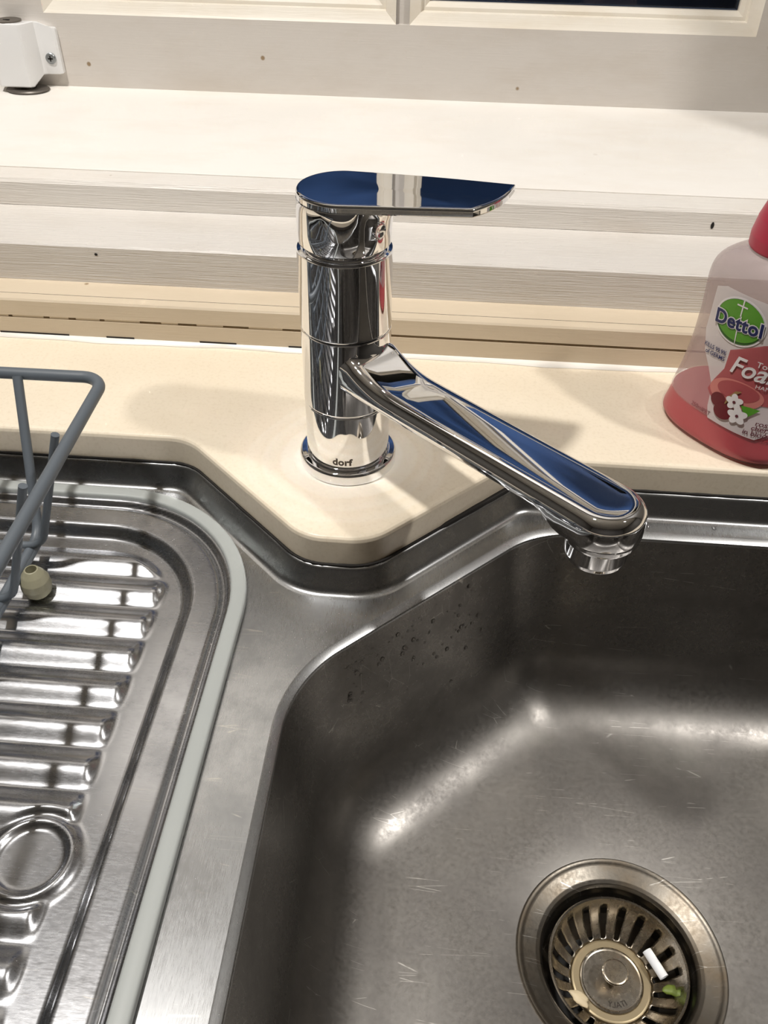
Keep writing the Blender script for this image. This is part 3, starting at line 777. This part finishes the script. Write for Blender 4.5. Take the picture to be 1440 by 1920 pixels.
mmm = lambda L_: [(a/1000, b/1000) for a, b in L_]
def subdiv(poly, n=6):
    out = []
    for i in range(len(poly)):
        a, b = poly[i], poly[(i+1) % len(poly)]
        for k in range(n): out.append((a[0]+(b[0]-a[0])*k/n, a[1]+(b[1]-a[1])*k/n))
    return out
def oval(cu, cz, a, b, n=40, rot=0): return [(cu+a*math.cos(t)*math.cos(rot)-b*math.sin(t)*math.sin(rot), cz+a*math.cos(t)*math.sin(rot)+b*math.sin(t)*math.cos(rot)) for t in [2*pi*i/n for i in range(n)]]
patch('label_backing', subdiv(mmm([(-19, 96), (-12, 99), (0, 99), (14, 99), (26, 95), (29, 80), (31, 60), (34, 40), (35, 24), (30, 19.5), (12, 20.5), (1, 21), (-1.5, 28), (-3, 40), (-9, 50), (-15, 58), (-19, 70)])), M['lab_white'], 0.00035)
patch('label_pink_field', subdiv(mmm([(1, 66), (8, 70), (18, 76), (28, 80), (30, 62), (33, 44), (31, 41), (20, 40.5), (10, 40), (0, 33), (-5, 38), (-3, 45), (1, 54)])), M['lab_pink'], 0.0006)
patch('label_swirl', oval(0.0115, 0.0425, 0.0155, 0.0085, 40, 0.1), M['lab_light'], 0.0008)
patch('label_swirl', oval(0.0125, 0.0445, 0.0120, 0.0058, 40, 0.1), M['lab_pink'], 0.0009)
patch('emblem_border', oval(0.0012, 0.0835, 0.0158, 0.0138), M['lab_solid'], 0.0008)
patch('emblem_shade', oval(0.0012, 0.0835, 0.0146, 0.0126), M['lab_green_dark'], 0.0010)
patch('emblem_disc', oval(0.0014, 0.0842, 0.0142, 0.0118), M['lab_green'], 0.0012)
patch('emblem_sword', subdiv(mmm([(0.6, 96.4), (1.4, 96.4), (1.6, 87.0), (0.9, 87.0)])), M['lab_solid'], 0.0014)
patch('emblem_sword', subdiv(mmm([(-2.4, 92.4), (4.0, 92.4), (4.0, 93.3), (-2.4, 93.3)])), M['lab_solid'], 0.0014)
patch('emblem_sword', subdiv(mmm([(1.2, 78.5), (1.9, 78.5), (2.6, 71.0), (2.2, 71.0)])), M['lab_solid'], 0.0014)
def bottle_text(name, s, size, u0, z0, mat, off=0.0016, shear=0.0, bold=0.0, align='LEFT', tilt=0.0, wid=1.0, sp=1.0):
    tv, tf = text_mesh(s, size, shear, bold, align, sp)
    c, si = math.cos(tilt), math.sin(tilt)
    mapped(name, tv, tf, lambda x, y: bsurf(u0+x*wid*c-y*si, z0+x*wid*si+y*c, off), mat, bottle)
bottle_text('brand_lettering_outline', 'Dettol', 0.0112, 0.0014, 0.0793, M['lab_solid'], 0.0016, 0, 0.00085, 'CENTER', 0.07, 0.93, 1.05)
bottle_text('brand_lettering', 'Dettol', 0.0112, 0.0014, 0.0793, M['lab_navy'], 0.0018, 0, 0.00030, 'CENTER', 0.07, 0.93, 1.05)
bottle_text('claim_lettering', 'KILLS 99.9%', 0.0036, -0.0158, 0.0612, M['lab_navy'], 0.0010, 0, 0.00006, 'LEFT', 0.03, 0.85)
bottle_text('claim_lettering', 'of GERMS', 0.0036, -0.0138, 0.0576, M['lab_navy'], 0.0010, 0, 0.00006, 'LEFT', 0.03, 0.9)
bottle_text('variant_lettering', 'Touch of', 0.0048, 0.0175, 0.0633, M['lab_solid'], 0.0014, 0, 0.00003, 'LEFT', -0.03)
bottle_text('variant_lettering', 'Foam', 0.0150, 0.0040, 0.0548, M['lab_solid'], 0.0015, 0.28, 0.00020, 'LEFT', 0.02, 0.92)
bottle_text('variant_lettering', 'HAND WASH', 0.0034, 0.0205, 0.0508, M['lab_solid'], 0.0014, 0, 0.0, 'LEFT', 0.0)
bottle_text('scent_lettering', 'rose', 0.0042, 0.0272, 0.0288, M['lab_ink'], 0.0010, 0, 0.00004)
bottle_text('scent_lettering', 'cherry', 0.0042, 0.0262, 0.0256, M['lab_ink'], 0.0010, 0, 0.00004)
bottle_text('scent_lettering', 'in bloom', 0.0042, 0.0228, 0.0222, M['lab_ink'], 0.0010, 0, 0.00004)
bottle_text('volume_lettering', '250mL', 0.0034, -0.0120, 0.0232, M['lab_ink'], 0.0006)
bottle_text('volume_lettering', 'PET', 0.0034, -0.0035, 0.0228, M['lab_ink'], 0.0006)
patch('printed_cherry', oval(0.0040, 0.0352, 0.0048, 0.0044), M['lab_cherry'], 0.0012)
patch('printed_cherry', oval(0.0088, 0.0300, 0.0058, 0.0050), M['lab_cherry'], 0.0014)
patch('printed_stem', subdiv(mmm([(8.2, 35), (9.0, 40), (12, 45), (15, 46), (15, 45.4), (12.4, 44.2), (9.8, 39.8), (9, 35)]), 3), base_mat('label_stem_print', (150, 120, 76), 0.5), 0.0015)
patch('printed_leaf', subdiv(mmm([(17, 38), (22, 38.6), (27, 38.4), (24.5, 35), (22.5, 32.6), (19.5, 34.5)])), M['lab_green'], 0.0012)
for cu, cz, s in ((0.0132, 0.0385, 0.0026), (0.0172, 0.0312, 0.0029)):
    for k in range(5):
        a = 2*pi*k/5+0.5; patch('printed_petal', oval(cu+s*math.cos(a), cz+s*math.sin(a), s*0.95, s*0.72, 20, a), M['lab_solid'], 0.0016)
    patch('printed_flower_centre', oval(cu, cz, 0.0009, 0.0009, 14), M['lab_ink'], 0.0019)

# ------------------------------------------------------------------ window lock on the sash
lock = tag(empty('window_lock', (-0.335, YW, 0.095)), 'white window lock with key barrel and crosshead screw on the sash', 'window lock')
LO = Vector(lock.location)
def lp(mb, name, mat, smooth=True, angle=35):
    mb.v = [(x-LO.x, y-LO.y, z-LO.z) for x, y, z in mb.v]; return mb.obj(name, mat, lock, smooth, angle)
cxl = -0.340
def lock_plan(d, dz):
    return None
hp = [(-0.3025, 0.0), (-0.3025, -0.0045), (-0.3045, -0.0062), (-0.3150, -0.0072), (-0.3185, -0.0095), (-0.3235, -0.0235), (-0.3265, -0.0262), (-0.3525, -0.0262), (-0.3560, -0.0235), (-0.3610, -0.0095), (-0.3645, -0.0072), (-0.3760, -0.0062), (-0.3780, -0.0045), (-0.3780, 0.0)]
def low(x):   # underside: flange ends higher than the barrel housing
    return 0.0905 if -0.3600 < x < -0.3190 else 0.0975
def high(x):
    t = min(1, max(0, (abs(x-cxl)-0.013)/0.025)); return 0.1408-0.0065*t*t
rings = []
for f_, ins in ((0.0, 0.0012), (0.02, 0.0), (0.5, 0.0), (0.95, 0.0), (0.985, 0.0006), (1.0, 0.002)):
    ring = []
    for x, y in hp:
        xx = cxl+(x-cxl)*(1-ins/0.035); yy = y*(1-ins/0.03)
        ring.append((xx, YW-0.0002+yy, low(x)+(high(x)-low(x))*f_))
    rings.append(ring)
lp(MB().loft(rings, True, True, True), 'housing', M['lock'], True, 30)
lp(MB().lathe([(0.0112, 0.1395), (0.0112, 0.1414), (0.0104, 0.1417), (0.0020, 0.1413), (0.0, 0.1408)], 32, (cxl+0.0015, YW-0.0138)), 'key_barrel', M['lock_cyl'])
lp(MB().box(cxl-0.0028, cxl+0.0028, YW-0.0141, YW-0.0129, 0.1404, 0.14165), 'key_slot', M['gap'], False)
sc_ = MB(); rings = []
for r, o in [(0.0046, 0.0), (0.0046, -0.0010), (0.0040, -0.0016), (0.0018, -0.0018), (0.0, -0.0018)]:
    rings.append([(-0.3105+r*math.cos(2*pi*i/28), YW-0.0068+o, 0.1105+r*math.sin(2*pi*i/28)) for i in range(28)])
lp(sc_.loft(rings), 'screw', M['screw'])
cr = MB().box(-0.3105-0.0022, -0.3105+0.0022, YW-0.0088, YW-0.0080, 0.1105-0.0006, 0.1105+0.0006)
cr.box(-0.3105-0.0006, -0.3105+0.0006, YW-0.0088, YW-0.0080, 0.1105-0.0022, 0.1105+0.0022)
lp(cr, 'screw_cross', M['gap'], False)
sl = lambda y: 0.0800+(y-0.232)*(0.0062/0.186)
yw_ = YW-0.016
wv = MB().lathe([(0.0085, 0.0), (0.0190, 0.0), (0.0200, 0.0010), (0.0190, 0.0020), (0.0085, 0.0022)], 40)
wv.v = [(cxl+0.006+x*0.98, yw_+y*0.72, sl(yw_)+0.0002+z) for x, y, z in wv.v]
lp(wv, 'washer_plate', M['washer'])
lp(MB().lathe([(0.0, 0.0848), (0.0075, 0.0848), (0.0075, 0.0915), (0.0, 0.0915)], 24, (cxl, YW-0.0135)), 'bolt', M['lock_cyl'])

# ------------------------------------------------------------------ water droplets on the bowl wall
dm = MB(); rnd = random.Random(11)
def ico(c, r, n):
    nrm_ = Vector(n).normalized(); a = nrm_.orthogonal().normalized(); b = nrm_.cross(a); rings = []
    for k in range(4):
        t = k/4*pi/2; rings.append([Vector(c)+a*r*math.cos(t)*math.cos(2*pi*i/8)+b*r*math.cos(t)*math.sin(2*pi*i/8)+nrm_*r*0.6*math.sin(t) for i in range(8)])
    rings.append([Vector(c)+nrm_*r*0.6]*8); dm.loft(rings)
def wall_point(seg_t, h):
    a, b = Vector((0.0076, -0.1155)), Vector((0.0835, -0.0437)); p = a.lerp(b, seg_t); nin = Vector((0.686, -0.727))
    d = 0.0032+(0.0130-0.0032)*((DZ-0.0075-h)/(DZ-0.0075-(FZ+0.052)))-0.0001
    q = p+nin*d; return (q.x, q.y, h), (nin.x, nin.y, 0.13)
for k in range(70):
    t = rnd.random(); h = DZ-0.010-0.055*abs(rnd.gauss(0.35, 0.3)); h = max(h, FZ+0.055)
    c, nn = wall_point(t, h); ico(c, rnd.choice([0.0006, 0.0008, 0.0011, 0.0015]), nn)
for k in range(12):                                   # drops on the back lip and edge
    x = rnd.uniform(0.16, 0.33); y = rnd.choice([-0.0045, -0.007, -0.010]); ico((x, y, DZ+0.0001), rnd.choice([0.0007, 0.0011, 0.0016]), (0, 0, 1))
dob = dm.obj('water_droplets', M['water'], None, True, 80)
dob['kind'] = 'stuff'; tag(dob, 'scattered clear water droplets on the sink bowl wall', 'water')

# ------------------------------------------------------------------ ceiling lamps
def ceiling_lamp(loc, power, label):
    t = tag(empty('ceiling_light', (loc[0], loc[1], CEIL)), label, 'ceiling light', 'ceiling lights of the kitchen')
    MB().lathe([(0.0, 0.0), (0.075, 0.0), (0.078, -0.004), (0.072, -0.014), (0.052, -0.020), (0.050, -0.006), (0.0, -0.006)], 48).obj('housing', M['lock'], t)
    li = bpy.data.lights.new('ceiling_light_bulb', 'AREA'); li.shape = 'DISK'; li.size = 0.09; li.energy = power; li.color = (1.0, 0.965, 0.92)
    lo = bpy.data.objects.new('bulb', li); COL.objects.link(lo); lo.parent = t; lo.location = (0, 0, -0.022)
ceiling_lamp(LAMP_LEFT, LAMP_LEFT_POWER, 'round ceiling light left above the sink')
ceiling_lamp(LAMP_RIGHT, LAMP_RIGHT_POWER, 'round ceiling light to the right of the sink')

# ------------------------------------------------------------------ sub-parts hang under the part they belong to
def child(root, name): return [c for c in root.children if c.name.split('.')[0] == name]
def under(root, part, subs):
    p = child(root, part)[0]
    for n in subs:
        for c in child(root, n): c.parent = p
under(tap, 'spout', ['spout_head', 'aerator'])
under(tap, 'lower_body', ['maker_lettering'])
under(tap, 'handle_barrel', ['screw_plug'])
under(bottle, 'pump_collar', ['pump_nozzle'])
under(bottle, 'emblem_border', ['emblem_shade', 'emblem_disc', 'emblem_sword', 'brand_lettering_outline', 'brand_lettering'])
under(bottle, 'label_backing', ['label_pink_field', 'label_swirl', 'claim_lettering', 'variant_lettering', 'scent_lettering', 'volume_lettering', 'printed_cherry', 'printed_stem', 'printed_leaf', 'printed_petal', 'printed_flower_centre'])
under(lock, 'screw', ['screw_cross']); under(lock, 'key_barrel', ['key_slot'])
under(st, 'centre_disc', ['stamped_lettering', 'knob'])
